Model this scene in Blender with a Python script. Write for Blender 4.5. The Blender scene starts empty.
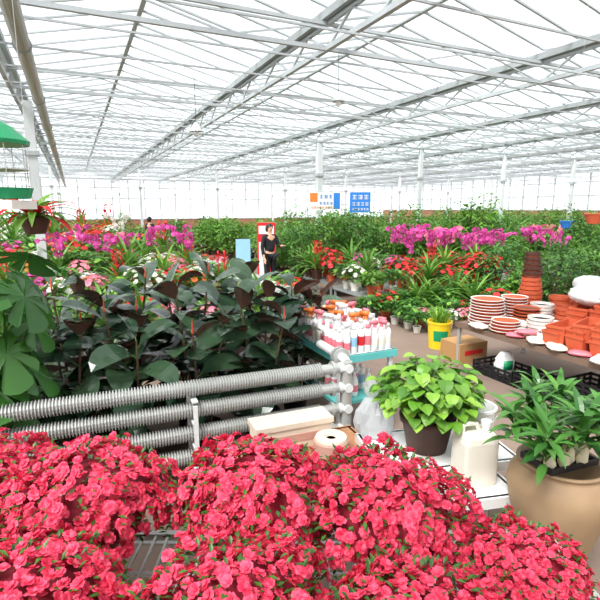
import bpy, math, random
from mathutils import Vector, Matrix
S=bpy.context.scene
COL=S.collection
R=random.Random(7)
pi=math.pi
sin,cos=math.sin,math.cos
YAW=math.radians(25)
def bl(A,B,z=0.0):
    return Vector((-sin(YAW)*A+cos(YAW)*B, cos(YAW)*A+sin(YAW)*B, z))
def lin(c):
    o=[]
    for x in c[:3]:
        x=x/255.0
        o.append(x/12.92 if x<=.04045 else ((x+.055)/1.055)**2.4)
    return tuple(o)+(1.0,)
MATS={}
def mk(name,rgb,rough=.5,var=.25,mode='island',back=None,trans=0.0,metal=0.0,scale=8.0,rgb2=None,bump=0.0,coat=0.0):
    m=bpy.data.materials.new(name); m.use_nodes=True
    nt=m.node_tree; N=nt.nodes; Lk=nt.links
    for n in list(N): N.remove(n)
    out=N.new('ShaderNodeOutputMaterial'); p=N.new('ShaderNodeBsdfPrincipled')
    c=lin(rgb)
    if rgb2: c1=c; c2=lin(rgb2)
    else:
        c1=tuple(min(1,x*(1-var)) for x in c[:3])+(1,); c2=tuple(min(1,x*(1+var)) for x in c[:3])+(1,)
    mx=N.new('ShaderNodeMix'); mx.data_type='RGBA'
    mx.inputs[6].default_value=c1; mx.inputs[7].default_value=c2
    if mode=='island':
        g=N.new('ShaderNodeNewGeometry'); oi=N.new('ShaderNodeObjectInfo')
        ad=N.new('ShaderNodeMath'); ad.operation='ADD'; fr=N.new('ShaderNodeMath'); fr.operation='FRACT'
        Lk.new(g.outputs['Random Per Island'],ad.inputs[0]); Lk.new(oi.outputs['Random'],ad.inputs[1])
        Lk.new(ad.outputs[0],fr.inputs[0]); Lk.new(fr.outputs[0],mx.inputs[0])
    else:
        tc=N.new('ShaderNodeTexCoord'); no=N.new('ShaderNodeTexNoise'); no.inputs['Scale'].default_value=scale
        no.inputs['Detail'].default_value=4
        Lk.new(tc.outputs['Object'],no.inputs['Vector']); Lk.new(no.outputs['Fac'],mx.inputs[0])
        if bump:
            b=N.new('ShaderNodeBump'); b.inputs['Strength'].default_value=bump
            Lk.new(no.outputs['Fac'],b.inputs['Height']); Lk.new(b.outputs[0],p.inputs['Normal'])
    colout=mx.outputs[2]
    if back:
        g2=N.new('ShaderNodeNewGeometry'); m2=N.new('ShaderNodeMix'); m2.data_type='RGBA'
        m2.inputs[7].default_value=lin(back)
        Lk.new(g2.outputs['Backfacing'],m2.inputs[0]); Lk.new(colout,m2.inputs[6]); colout=m2.outputs[2]
    Lk.new(colout,p.inputs['Base Color'])
    p.inputs['Roughness'].default_value=rough; p.inputs['Metallic'].default_value=metal
    if coat: p.inputs['Coat Weight'].default_value=coat
    if trans:
        t=N.new('ShaderNodeBsdfTranslucent'); Lk.new(colout,t.inputs[0])
        ms=N.new('ShaderNodeMixShader'); ms.inputs[0].default_value=trans
        Lk.new(p.outputs[0],ms.inputs[1]); Lk.new(t.outputs[0],ms.inputs[2]); Lk.new(ms.outputs[0],out.inputs[0])
    else: Lk.new(p.outputs[0],out.inputs[0])
    MATS[name]=m
    return name
def glassmat(name,rgb,fac,dt=.5,var=.15,tint=(.97,.98,1)):
    m=bpy.data.materials.new(name); m.use_nodes=True
    nt=m.node_tree; N=nt.nodes; Lk=nt.links
    for n in list(N): N.remove(n)
    out=N.new('ShaderNodeOutputMaterial'); tr=N.new('ShaderNodeBsdfTransparent'); tr.inputs[0].default_value=tint+(1,)
    d=N.new('ShaderNodeBsdfPrincipled'); d.inputs['Base Color'].default_value=lin(rgb); d.inputs['Roughness'].default_value=.2
    tl=N.new('ShaderNodeBsdfTranslucent'); tl.inputs[0].default_value=lin(rgb)
    m0=N.new('ShaderNodeMixShader'); m0.inputs[0].default_value=dt
    Lk.new(d.outputs[0],m0.inputs[1]); Lk.new(tl.outputs[0],m0.inputs[2])
    tc=N.new('ShaderNodeTexCoord'); no=N.new('ShaderNodeTexNoise'); no.inputs['Scale'].default_value=.6
    Lk.new(tc.outputs['Object'],no.inputs['Vector'])
    g=N.new('ShaderNodeNewGeometry'); ad=N.new('ShaderNodeMath'); ad.operation='MULTIPLY_ADD'; ad.inputs[1].default_value=.6
    Lk.new(g.outputs['Random Per Island'],ad.inputs[0])
    sc=N.new('ShaderNodeMath'); sc.operation='MULTIPLY'; sc.inputs[1].default_value=.5; Lk.new(no.outputs['Fac'],sc.inputs[0]); Lk.new(sc.outputs[0],ad.inputs[2])
    mr=N.new('ShaderNodeMapRange'); mr.inputs[3].default_value=fac-var; mr.inputs[4].default_value=fac+var
    Lk.new(ad.outputs[0],mr.inputs[0])
    ms=N.new('ShaderNodeMixShader'); Lk.new(mr.outputs[0],ms.inputs[0])
    Lk.new(tr.outputs[0],ms.inputs[1]); Lk.new(m0.outputs[0],ms.inputs[2]); Lk.new(ms.outputs[0],out.inputs[0])
    MATS[name]=m
    return name

mk('azalea_petal',(216,36,76),.6,trans=.25,rgb2=(244,92,124))
mk('azalea_leaf',(56,100,34),.45,var=.4,trans=.15)
mk('shade_core',(130,22,42),.9)  # dark red painted in for the shade inside the azalea bush
mk('rubber_leaf',(30,52,38),.2,rgb2=(66,92,64),back=(98,68,58))
mk('stem_brown',(92,70,50),.8,mode='noise')
mk('stem_green',(84,122,50),.6)
mk('red_shoot',(208,66,52),.5)
mk('leaf_green',(74,126,44),.45,rgb2=(126,172,68),trans=.3)
mk('leaf_lime',(92,148,38),.4,rgb2=(152,194,74),trans=.25)
mk('leaf_dark',(46,86,36),.4,rgb2=(88,132,56),trans=.25)
mk('leaf_mid',(56,110,44),.35,rgb2=(106,160,70),trans=.25)
mk('leaf_glossy',(40,88,34),.3,rgb2=(82,138,54),trans=.15)
mk('leaf_split',(34,82,32),.34,rgb2=(78,134,52),trans=.2)
mk('magenta',(208,48,146),.5,rgb2=(240,104,192),trans=.3)
mk('red_bloom',(206,24,36),.45,rgb2=(236,54,56),trans=.25)
mk('pink_bloom',(236,110,140),.5,rgb2=(250,165,185),trans=.3)
mk('white_bloom',(240,236,228),.5,var=.08,trans=.3)
mk('orange_bloom',(238,120,40),.5,var=.2,trans=.25)
mk('terracotta',(204,94,58),.7,mode='noise',var=.15)
mk('terracotta_dark',(128,66,46),.7,mode='noise',var=.2)
mk('pot_brown',(78,48,36),.6,mode='noise',var=.2)
mk('pot_black',(30,30,30),.6,mode='noise')
mk('pot_white',(232,228,220),.5,mode='noise',var=.06)
mk('soil',(52,38,28),.95,mode='noise',scale=30)
mk('steel',(186,187,183),.42,mode='noise',var=.12,metal=.3,scale=14)
mk('white_paint',(222,224,222),.5,mode='noise',var=.06,scale=5)
mk('post_paint',(204,208,208),.5,mode='noise',var=.06,scale=5)
mk('roof_metal',(170,176,178),.5,mode='noise',var=.08,scale=2)
mk('gutter_metal',(148,154,154),.5,mode='noise',var=.12,scale=2)
mk('duct_metal',(166,168,162),.5,mode='noise',var=.1,scale=3)
mk('floor_mat',(116,96,84),.85,mode='noise',rgb2=(150,130,116),scale=1.6,bump=.1)
mk('brick',(150,104,82),.85,mode='noise',var=.15,scale=3)
mk('cardboard',(186,142,92),.8,mode='noise',var=.1)
mk('styro',(222,206,186),.8,mode='noise',var=.08,scale=12)
mk('wood',(170,120,84),.75,mode='noise',var=.2,scale=6)
mk('grey_wood',(128,104,88),.75,mode='noise',var=.2,scale=6)
mk('pinkwood',(196,150,134),.75,mode='noise',var=.15,scale=9)
mk('turquoise',(96,190,186),.45,mode='noise',var=.08)
mk('plastic_white',(238,238,236),.35,mode='noise',var=.04)
mk('plastic_red',(214,40,44),.35,mode='noise',var=.08)
mk('plastic_blue',(40,124,206),.35,mode='noise',var=.08)
mk('pale_blue',(150,196,226),.45,mode='noise',var=.06)
mk('plastic_green',(24,150,96),.4,mode='noise',var=.1)
mk('plastic_pink',(236,128,140),.4,mode='noise',var=.08)
mk('plastic_yellow',(240,206,40),.4,mode='noise',var=.06)
mk('plastic_orange',(232,124,50),.4,mode='noise',var=.06)
mk('plastic_black',(26,26,28),.5,mode='noise')
mk('cream',(232,226,212),.5,mode='noise',var=.05)
mk('jar_clay',(146,116,84),.55,mode='noise',rgb2=(184,156,122),scale=4)
mk('skin',(224,172,142),.55,mode='noise',var=.05)
mk('hair',(24,18,16),.5,mode='noise',var=.3)
mk('cloth_black',(28,28,34),.85,mode='noise',var=.2)
mk('cloth_navy',(40,46,72),.85,mode='noise',var=.15)
mk('shoe',(60,44,36),.6,mode='noise')
mk('root_white',(230,224,190),.6,mode='noise',var=.1)
glassmat('roof_glass',(202,210,216),.5,.12,.24,(.84,.86,.885))
glassmat('wall_glass',(226,232,236),.4,.5,.12,(.92,.94,.96))
glassmat('bag_film',(236,240,242),.62,.5)

PROF={'ovate':[.04,.62,.97,1,.72,.03],'oval':[.12,.74,.98,1,.82,.06],'lance':[.12,.75,1,.85,.5,.03],'strap':[.5,.9,1,.9,.6,.05],'heart':[.5,1.0,1.0,.85,.5,.05]}
def prof(k,t):
    a=PROF[k]; x=t*(len(a)-1); i=min(int(x),len(a)-2); return a[i]+(a[i+1]-a[i])*(x-i)
class MB:
    def __init__(s): s.v=[];s.f=[];s.m=[]
    def add(s,vs,fs,mat):
        o=len(s.v); s.v+= [tuple(v) for v in vs]; s.f+=[tuple(i+o for i in f) for f in fs]; s.m+=[mat]*len(fs)
    def tube(s,pts,rad,n,mat):
        pts=[Vector(p) for p in pts]; k=len(pts)
        if not isinstance(rad,(list,tuple)): rad=[rad]*k
        vs=[];ref=None
        for i,p in enumerate(pts):
            t=(pts[min(i+1,k-1)]-pts[max(i-1,0)]).normalized()
            if ref is None: ref=Vector((0,0,1)) if abs(t.z)<.9 else Vector((1,0,0))
            a=t.cross(ref)
            if a.length<1e-4: a=t.cross(Vector((0,1,0)))
            a.normalize(); b=t.cross(a)
            for j in range(n):
                w=2*pi*(j+.5)/n; vs.append(p+(a*cos(w)+b*sin(w))*rad[i])
        fs=[]
        for i in range(k-1):
            for j in range(n):
                fs.append((i*n+j,i*n+(j+1)%n,(i+1)*n+(j+1)%n,(i+1)*n+j))
        fs.append(tuple(range(n))); fs.append(tuple((k-1)*n+j for j in reversed(range(n))))
        s.add(vs,fs,mat)
    def box(s,c,size,mat,top=1.0,rz=0.0):
        c=Vector(c); hx,hy,hz=[q/2 for q in size]; vs=[]
        for z,k in ((-hz,1),(hz,top)):
            for x,y in ((-1,-1),(1,-1),(1,1),(-1,1)):
                xx,yy=x*hx*k,y*hy*k
                vs.append((c.x+xx*cos(rz)-yy*sin(rz),c.y+xx*sin(rz)+yy*cos(rz),c.z+z))
        s.add(vs,[(3,2,1,0),(4,5,6,7),(0,1,5,4),(1,2,6,5),(2,3,7,6),(3,0,4,7)],mat)
    def lathe(s,pr,n,mat,c=(0,0,0),sx=1,sy=1,rot=0):
        vs=[]
        for r,z in pr:
            for j in range(n):
                w=2*pi*j/n+rot; vs.append((c[0]+r*sx*cos(w),c[1]+r*sy*sin(w),c[2]+z))
        k=len(pr); fs=[]
        for i in range(k-1):
            for j in range(n): fs.append((i*n+j,i*n+(j+1)%n,(i+1)*n+(j+1)%n,(i+1)*n+j))
        fs.append(tuple(reversed(range(n)))); fs.append(tuple((k-1)*n+j for j in range(n)))
        s.add(vs,fs,mat)
    def leaf(s,p,az,el,L,W,mat,droop=.5,n=4,fold=.25,pr='ovate',curl=0):
        cur=Vector(p); e=el; vs=[]; side0=Vector((-sin(az),cos(az),0))
        for i in range(n+1):
            t=i/n; d=Vector((cos(az)*cos(e),sin(az)*cos(e),sin(e)))
            side=side0*cos(curl)+d.cross(side0)*sin(curl); nr=d.cross(side); w=W/2*prof(pr,t)
            vs+= [cur-side*w+nr*fold*w,cur.copy(),cur+side*w+nr*fold*w]
            cur=cur+d*(L/n); e-=droop/n
        fs=[]
        for i in range(n):
            a=i*3;b=a+3
            fs+=[(a,b,b+1,a+1),(a+1,b+1,b+2,a+2)]
        s.add(vs,fs,mat); return cur
    def bloom(s,c,n,r,mat,rng,petals=5,layers=2,rows=3):
        c=Vector(c); n=Vector(n).normalized(); a=n.cross(Vector((.3,.1,1)))
        if a.length<.01: a=Vector((1,0,0))
        a.normalize(); b=n.cross(a)
        ws=[.14,.52,.36] if rows==3 else [.2,.55]
        for l in range(layers):
            tilt=(.25 if l==0 else .95)+rng.uniform(-.1,.15); rr=r*(1 if l==0 else .72); ph=rng.uniform(0,6)
            for q in range(petals-(1 if l else 0)):
                an=ph+2*pi*q/(petals-(1 if l else 0)); d=a*cos(an)+b*sin(an); sd=n.cross(d)
                vs=[]
                for i in range(rows):
                    t=(.1,.6,1)[i] if rows==3 else (.1,1)[i]
                    tl=tilt-(.5*t); pos=c+d*(rr*t*cos(tl))+n*(rr*t*max(sin(tl),-.2)*.8+ (rr*.15*t))
                    w=ws[i]*rr; ruf=rng.uniform(-.12,.18)*rr*t
                    vs+=[pos-sd*w+n*ruf,pos-n*(.05*rr),pos+sd*w+n*(rng.uniform(-.1,.2)*rr*t)]
                fs=[]
                for i in range(rows-1):
                    x=i*3;y=x+3; fs+=[(x,y,y+1,x+1),(x+1,y+1,y+2,x+2)]
                s.add(vs,fs,mat)
    def mesh(s,name,smooth=False):
        me=bpy.data.meshes.new(name); me.from_pydata(s.v,[],s.f)
        u=[]
        for x in s.m:
            if x not in u: u.append(x)
        for x in u: me.materials.append(MATS[x])
        me.polygons.foreach_set('material_index',[u.index(x) for x in s.m])
        if smooth: me.polygons.foreach_set('use_smooth',[True]*len(s.f))
        me.update(); return me
def merge(mbs):
    o=MB()
    for m in mbs:
        k=len(o.v); o.v+=m.v; o.f+=[tuple(i+k for i in f) for f in m.f]; o.m+=m.m
    return o
def obj(name,me,loc=(0,0,0),rz=0,sc=1,parent=None,label=None,cat=None,group=None,kind=None,rot=None):
    o=bpy.data.objects.new(name,me); o.location=loc
    o.rotation_euler=rot if rot else (0,0,rz)
    o.scale=(sc,sc,sc) if isinstance(sc,(int,float)) else sc
    if parent: o.parent=parent
    if label: o['label']=label
    if cat: o['category']=cat
    if group: o['group']=group
    if kind: o['kind']=kind
    COL.objects.link(o); return o
class T:
    """a kind of thing: named parts"""
    def __init__(s,name,label,cat,parts,smooth=()):
        s.name,s.label,s.cat=name,label,cat
        s.parts=[]
        for p in parts:
            pn,mb=p[0],p[1]; kd=p[2] if len(p)>2 else None
            s.parts.append((pn,mb.mesh(name+'_'+pn,pn in smooth),kd))
        s.single=merge([p[1] for p in parts]).mesh(name)
    def put(s,loc,rz=0,sc=1,group=None,full=True,label=None,rot=None):
        if full and len(s.parts)>1:
            e=obj(s.name,None,loc,rz,sc,label=label or s.label,cat=s.cat,group=group,rot=rot); e.empty_display_size=.1
            for pn,me,kd in s.parts: obj(pn,me,parent=e,kind=kd)
            return e
        return obj(s.name,s.single,loc,rz,sc,label=label or s.label,cat=s.cat,group=group,rot=rot)

def pot_mb(r,h,mat,n=20,rim=True):
    mb=MB()
    pr=[(r*.72,0),(r*.93,h*.82),(r*1.02,h*.83),(r*1.04,h*.99),(r*.95,h),(r*.92,h*.9),(0.001,h*.9)]
    mb.lathe(pr,n,mat); mb.lathe([(r*.9,h*.88),(r*.5,h*.93),(.001,h*.93)],n,'soil'); return mb
def dome(n,rng,zmin=-.2):
    out=[]
    for i in range(n):
        z=1-(1-zmin)*(i+.5)/n; r=math.sqrt(max(0,1-z*z)); a=i*2.39996+rng.uniform(-.2,.2)
        out.append(Vector((r*cos(a),r*sin(a),z)))
    return out
# ---------- plant kinds
def azalea(seed,rx=.3,rz_=.21,zc=.33,nb=800):
    g=random.Random(seed); pot=pot_mb(.12,.17,'terracotta_dark'); fo=MB(); bs=MB()
    lump=[(g.uniform(0,6.28),g.uniform(.05,.1),g.randint(2,5)) for _ in range(3)]
    def rad(d):
        a=math.atan2(d.y,d.x); return 1+sum(m*sin(k*a+p) for p,m,k in lump)*(.4+.6*abs(d.x))+.09*sin(8*d.x+4*d.y)+.06*sin(13*d.y)
    def sq(d):
        return Vector((math.copysign(abs(d.x)**.9,d.x),math.copysign(abs(d.y)**.9,d.y),math.copysign(abs(d.z)**.8,d.z)))
    n=16
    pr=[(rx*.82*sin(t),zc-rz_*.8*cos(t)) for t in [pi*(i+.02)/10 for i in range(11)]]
    fo.lathe([(max(.002,a),b) for a,b in pr],n,'shade_core'); fo.tube([(0,0,.14),(0,0,zc-.1)],.015,6,'stem_brown')
    for d in dome(850,g,-.6):
        k=rad(d)*g.uniform(.9,1.06); q=sq(d); p=Vector((q.x*rx*k,q.y*rx*k,zc+q.z*rz_*k))
        fo.leaf(p,math.atan2(d.y,d.x)+g.uniform(-.8,.8),g.uniform(-.3,.9),g.uniform(.03,.045),.016,'azalea_leaf',n=2,droop=.3)
    for d in dome(nb,g,-.35):
        if g.random()<.04: continue
        k=rad(d)*g.uniform(.9,1.12); q=sq(d); p=Vector((q.x*rx*k,q.y*rx*k,zc+q.z*rz_*k))
        nn=d+Vector((g.uniform(-.9,.9),g.uniform(-.9,.9),g.uniform(-.1,.5)))
        bs.bloom(p,nn,g.uniform(.018,.026),'azalea_petal',g)
    return T('azalea','potted azalea bush covered in ruffled coral-red blossoms','azalea',[('pot',pot),('foliage',fo),('blossoms',bs,'stuff')],('pot',))
def rubber(seed,H=1.35):
    g=random.Random(seed); pot=pot_mb(.15,.24,'pot_black'); st=MB(); fo=MB()
    for k in range(3):
        a=k*2.09+g.uniform(-.4,.4); tx,ty=cos(a)*.2,sin(a)*.2; h=H*g.uniform(.78,1.0)
        b=Vector((cos(a)*.05,sin(a)*.05,.2)); top=Vector((tx,ty,h))
        st.tube([b,b.lerp(top,.5)+Vector((.01,0,0)),top],[.014,.011,.007],7,'stem_brown')
        nl=13
        for i in range(nl):
            t=.15+.84*i/(nl-1); p=b.lerp(top,t); az=a+i*2.4+g.uniform(-.3,.3); el=g.uniform(.05,.55)+t*t*.6
            q=p+Vector((cos(az)*cos(el),sin(az)*cos(el),sin(el)))*.05
            st.tube([p,q],.004,4,'stem_green')
            L=g.uniform(.33,.42)*(1-.3*max(0,t-.85)/.15)
            fo.leaf(q,az,el,L,L*.54,'rubber_leaf',droop=g.uniform(.6,1.7),n=7,fold=.16,curl=g.uniform(-.65,.65),pr='oval')
        if k<2: st.tube([top,top+Vector((0,0,.11))],[.009,.001],5,'red_shoot')
    return T('rubber_plant','potted rubber plant with glossy dark burgundy-green leaves','rubber plant',[('pot',pot),('stem',st),('foliage',fo)],('pot',))
def orchid(seed,fl='magenta',H=.7,n=3):
    g=random.Random(seed); pot=pot_mb(.075,.12,'pot_white',12); fo=MB(); bs=MB()
    for i in range(9): fo.leaf((0,0,.11),i*2.4,g.uniform(.2,1.1),g.uniform(.2,.32),.07,'leaf_green',droop=1.0,n=4,pr='strap')
    for i in range(n):
        a=g.uniform(0,6.28); pts=[]
        for j in range(7):
            t=j/6; pts.append(Vector((cos(a)*.25*t**2,sin(a)*.25*t**2,.12+(H-.12)*sin(t*1.75)/1.0)))
        fo.tube(pts,.004,4,'stem_green')
        for j in range(10):
            t=.4+.6*j/9; x=t*6; q=int(min(5,x)); p=pts[q].lerp(pts[q+1],x-q)
            d=Vector((g.uniform(-1,1),g.uniform(-1,1),g.uniform(-.3,.5)))
            bs.bloom(p+d*.03,d,g.uniform(.028,.038),fl,g,5,1,2)
    nm={'magenta':'magenta','white_bloom':'white','pink_bloom':'pink'}[fl]
    return T('potted_orchid','potted moth orchid with arching sprays of %s flowers'%nm,'orchid',[('pot',pot),('foliage',fo),('blossoms',bs,'stuff')])
def flowering(seed,fl,lf,H=.38,rx=.2,nl=90,nb=22,rb=.04,name='potted_flower',label='',potm='terracotta'):
    g=random.Random(seed); pot=pot_mb(.085,.13,potm,12); fo=MB(); bs=MB()
    fo.tube([(0,0,.1),(0,0,H*.6)],.01,5,'stem_green')
    for d in dome(nl,g,-.3):
        k=g.uniform(.6,1); p=Vector((d.x*rx*k*.75,d.y*rx*k*.75,H*.55+d.z*H*.33*k))
        fo.leaf(p,math.atan2(d.y,d.x)+g.uniform(-.5,.5),g.uniform(-.1,.9),g.uniform(.08,.14),.05,lf,n=3,droop=.8)
    for d in dome(nb,g,.05):
        k=g.uniform(.85,1.1); p=Vector((d.x*rx*k,d.y*rx*k,H*.6+d.z*H*.42*k))
        bs.bloom(p,d+Vector((0,0,.5)),rb*g.uniform(.8,1.2),fl,g,6,1,2)
    return T(name,label,'potted flower',[('pot',pot),('foliage',fo),('blossoms',bs,'stuff')])
def spiky(seed,lf,fl=None,H=.6,n=30,W=.045,name='dracaena',label='',potm='pot_brown'):
    g=random.Random(seed); pot=pot_mb(.11,.17,potm,12); fo=MB()
    for i in range(n):
        el=.35+1.1*i/n; fo.leaf((0,0,.15+.1*i/n),i*2.4+g.uniform(-.3,.3),el,H*g.uniform(.75,1.05),W,lf,droop=g.uniform(.9,1.6),n=5,pr='strap',fold=.35)
    parts=[('pot',pot),('foliage',fo)]
    if fl:
        bs=MB()
        for i in range(3):
            a=i*2.1; p=Vector((cos(a)*.06,sin(a)*.06,.15))
            for j in range(10): bs.leaf(p+Vector((0,0,.25+.028*j)),j*2.4,.7,.09,.03,fl,n=2,droop=.2)
            bs.tube([p,p+Vector((0,0,.5))],.006,4,fl)
        parts.append(('flower_spikes',bs))
    return T(name,label,'potted plant',parts)
def shrub(seed,lf,H=1.6,rx=.5,nl=620,L=.14,name='leafy_shrub',label='',trunkz=.28,pr='ovate',W=.5):
    g=random.Random(seed); pot=pot_mb(.17,.26,'pot_brown',14); fo=MB(); st=MB()
    zc=(H+trunkz)/2; rz_=(H-trunkz)/2
    for i in range(5):
        a=i*1.3; st.tube([(0.02*cos(a),.02*sin(a),.22),(rx*.35*cos(a),rx*.35*sin(a),zc),(rx*.6*cos(a),rx*.6*sin(a),zc+rz_*.6)],[.014,.01,.004],5,'stem_brown')
    for i in range(nl):
        d=Vector((g.gauss(0,1),g.gauss(0,1),g.gauss(0,1))).normalized(); k=g.uniform(.4,1)**.5*(1+.15*sin(5*d.x+3*d.z))
        p=Vector((d.x*rx*k,d.y*rx*k,zc+d.z*rz_*k))
        fo.leaf(p,math.atan2(d.y,d.x)+g.uniform(-1,1),g.uniform(-.4,.9),L*g.uniform(.7,1.2),L*W,lf,n=3,droop=.9,pr=pr)
    return T(name,label,'potted shrub',[('pot',pot),('stem',st),('foliage',fo)])
def palm(seed,H=1.5,n=22,lf='leaf_green'):
    g=random.Random(seed); pot=pot_mb(.16,.26,'pot_brown',14); fo=MB()
    for i in range(n):
        az=i*2.4+g.uniform(-.3,.3); el=1.4-.9*g.random(); L=H*g.uniform(.6,.95); cur=Vector((0,0,.22)); pts=[cur.copy()]; e=el; N=10
        for j in range(N):
            d=Vector((cos(az)*cos(e),sin(az)*cos(e),sin(e))); cur=cur+d*L/N; pts.append(cur.copy()); e-=1.3/N*(j/N)*1.8
        fo.tube(pts,[.006]*N+[.002],4,'stem_green')
        for j in range(2,N+1):
            for sd in (-1,1):
                l=.3*(1-.5*abs(j-6)/6); fo.leaf(pts[j],az+sd*1.0,.2,l,.045,lf,n=2,droop=.9,pr='lance')
                m=pts[j].lerp(pts[j-1],.5); fo.leaf(m,az+sd*1.1,.1,l,.045,lf,n=2,droop=.9,pr='lance')
    return T('potted_palm','potted palm with bright green arching feathery fronds','potted palm',[('pot',pot),('foliage',fo)])

# ---------- structure
W_=-8.8; E_=31.2; A0=-6.0; A1=45.0
HG=4.5; HR=4.98
def bquad(mb,pts,mat): mb.add([bl(*p) for p in pts],[tuple(range(len(pts)))],mat)
mb=MB(); bquad(mb,[(A0,W_),(A0,E_),(A1,E_),(A1,W_)],'floor_mat'); mb.v=[(x,y,0) for x,y,z in mb.v]
fl=obj('floor',mb.mesh('floor'),kind='structure')
def wall(name,p,q,wn,hb=1.8):
    mb=MB(); P=bl(*p);Q=bl(*q); d=(Q-P); L=d.length; ang=math.atan2(d.y,d.x); c=(P+Q)/2
    mb.box((c.x,c.y,hb/2),(L,.2,hb),'brick',rz=ang); mb.box((c.x,c.y,hb+.03),(L,.26,.08),'roof_metal',rz=ang)
    obj(name,mb.mesh(name),kind='structure')
    g=MB(); z0=hb+.07; g.add([(P.x,P.y,z0),(Q.x,Q.y,z0),(Q.x,Q.y,HG+.1),(P.x,P.y,HG+.1)],[(0,1,2,3)],'wall_glass')
    n=int(L/1.3)
    for i in range(n+1):
        x=P.lerp(Q,i/n); g.box((x.x,x.y,(HG+z0)/2),(.1,.09,HG-z0),'roof_metal',rz=ang)
    for z in (2.8,3.7,4.45): g.box((c.x,c.y,z),(L,.08,.09),'roof_metal',rz=ang)
    obj('window_%d'%wn,g.mesh('window_%d'%wn),kind='structure')
wall('wall_far',(A1,W_),(A1,E_),1,1.0); wall('wall_east',(A0,E_),(A1,E_),2)
wall('wall_west',(A0,W_),(A1,W_),3,1.0); wall('wall_near',(A0,W_),(A0,E_),4)
# glazed roof : separate panes so each takes its own tint
mb=MB()
for k in range(10):
    B=W_+4*k
    A=A0
    while A<A1:
        a2=min(A+1.2,A1)
        bquad(mb,[(A,B,HG),(a2,B,HG),(a2,B+2,HR),(A,B+2,HR)],'roof_glass')
        bquad(mb,[(A,B+2,HR),(a2,B+2,HR),(a2,B+4,HG),(A,B+4,HG)],'roof_glass')
        A=a2
    mb.tube([bl(A0,B+2,HR),bl(A1,B+2,HR)],.05,4,'roof_metal')
    for i in range(int((A1-A0)/.6)+1):
        A=A0+i*.6
        mb.tube([bl(A,B,HG),bl(A,B+2,HR-.02)],.022,4,'roof_metal'); mb.tube([bl(A,B+2,HR-.02),bl(A,B+4,HG)],.022,4,'roof_metal')
obj('ceiling',mb.mesh('ceiling'),kind='structure')
# lattice girders along the bays (with gutter)
LL=A1-A0
mb=MB(); mb.box((LL/2,0,-.08),(LL,.18,.1),'gutter_metal'); 
mb.tube([(0,0,-.46),(LL,0,-.46)],.045,4,'roof_metal'); mb.tube([(0,0,-.17),(LL,0,-.17)],.03,4,'roof_metal')
x=0;u=0
while x<LL-.9:
    mb.tube([(x,0,-.17 if u else -.46),(x+.6,0,-.46 if u else -.17)],.02,4,'roof_metal'); x+=.6;u=1-u
gm=mb.mesh('lattice_girder')
for k in range(11):
    B=W_+4*k+(0.12 if k==0 else (-.12 if k==10 else 0))
    obj('gutter_girder',gm,bl(A0,B,HG-.03),rz=YAW+pi/2,label='long grey metal roof gutter with lattice girder below',cat='roof girder',group='roof girders under the glass')
WW=E_-W_
mb=MB(); mb.tube([(0,0,-.2),(WW,0,-.2)],.03,4,'roof_metal'); mb.tube([(0,0,-.5),(WW,0,-.5)],.036,4,'roof_metal')
x=0;u=0
while x<WW-1.2: mb.tube([(x,0,-.2 if u else -.5),(x+1.333,0,-.5 if u else -.2)],.014,4,'roof_metal'); x+=1.333; u=1-u
tm=mb.mesh('cross_truss')
A=2.0
while A<44:
    obj('cross_truss',tm,bl(A,W_,HG),rz=YAW,label='white painted lattice roof truss spanning the greenhouse',cat='roof truss',group='lattice trusses across the roof'); A+=4
mb=MB(); mb.tube([(0,0,0),(WW,0,0)],.016,4,'roof_metal'); rm=mb.mesh('curtain_rod')
A=1.0
while A<40:
    obj('curtain_rod',rm,bl(A,W_,HG-.64),rz=YAW,label='thin grey horizontal rod strung below the glass roof',cat='rod',group='shade curtain rods under the roof')
    A+=1.0
mb=MB(); mb.tube([(0,0,0),(LL,0,0)],.085,14,'duct_metal')
for i in range(17): mb.tube([(i*3+.5,0,0),(i*3+.56,0,0)],.1,14,'gutter_metal')
obj('air_duct',mb.mesh('air_duct',False),bl(A0,-.36,3.74),rz=YAW+pi/2,label='long pale grey round heating duct hung under the roof',cat='duct')
def postm(w,H,bar=True):
    mb=MB(); mb.box((0,0,H/2),(w,w,H),'post_paint'); mb.box((0,0,.02),(.32,.32,.04),'post_paint')
    if bar: mb.box((0,0,3.0),(w+.08,w+.08,.08),'roof_metal')
    return mb.mesh('steel_post')
pm=postm(.12,3.96); pb=postm(.17,3.96)
for A in (14,26,38):
    for k in range(1,10):
        if A==14 and k==3: continue
        obj('steel_post',pb if (A==14 and k==4) else pm,bl(A,W_+4*k,0),rz=YAW,label='slim white square steel post holding up the roof',cat='post',group='greenhouse roof posts')
obj('steel_post',pb,bl(11,-.62,0),rz=YAW,label='white square steel post beside the round duct',cat='post',group='greenhouse roof posts')

# ---------- foreground azalea bench
def bench(name,L,Wd,H,top='wood',leg='white_paint',edge=None,shelf=False,label='',cat='bench',mesh_top=False):
    t=MB()
    if mesh_top:
        for i in range(int(L/.06)+1): t.box((-L/2+i*.06,0,H-.012),(.012,Wd,.012),top)
        for i in range(int(Wd/.2)+1): t.box((0,-Wd/2+i*.2,H-.022),(L,.02,.012),top)
    else: t.box((0,0,H-.02),(L,Wd,.04),top)
    ed=edge or leg
    fr=MB()
    for y in (-1,1): fr.box((0,y*Wd/2,H-.03),(L+.03,.03,.06),ed)
    for x in (-1,1): fr.box((x*L/2,0,H-.03),(.03,Wd,.06),ed)
    if shelf: fr.box((0,0,H*.42),(L*.96,Wd*.92,.025),ed)
    legs=[]
    for x in (-1,1):
        for y in (-1,1):
            q=MB(); q.box((x*(L/2-.03),y*(Wd/2-.03),(H-.05)/2),(.035,.035,H-.05),leg); legs.append(('leg',q))
    return T(name,label,cat,[('tabletop',t),('frame',fr)]+legs)
AZH=.37
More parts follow.
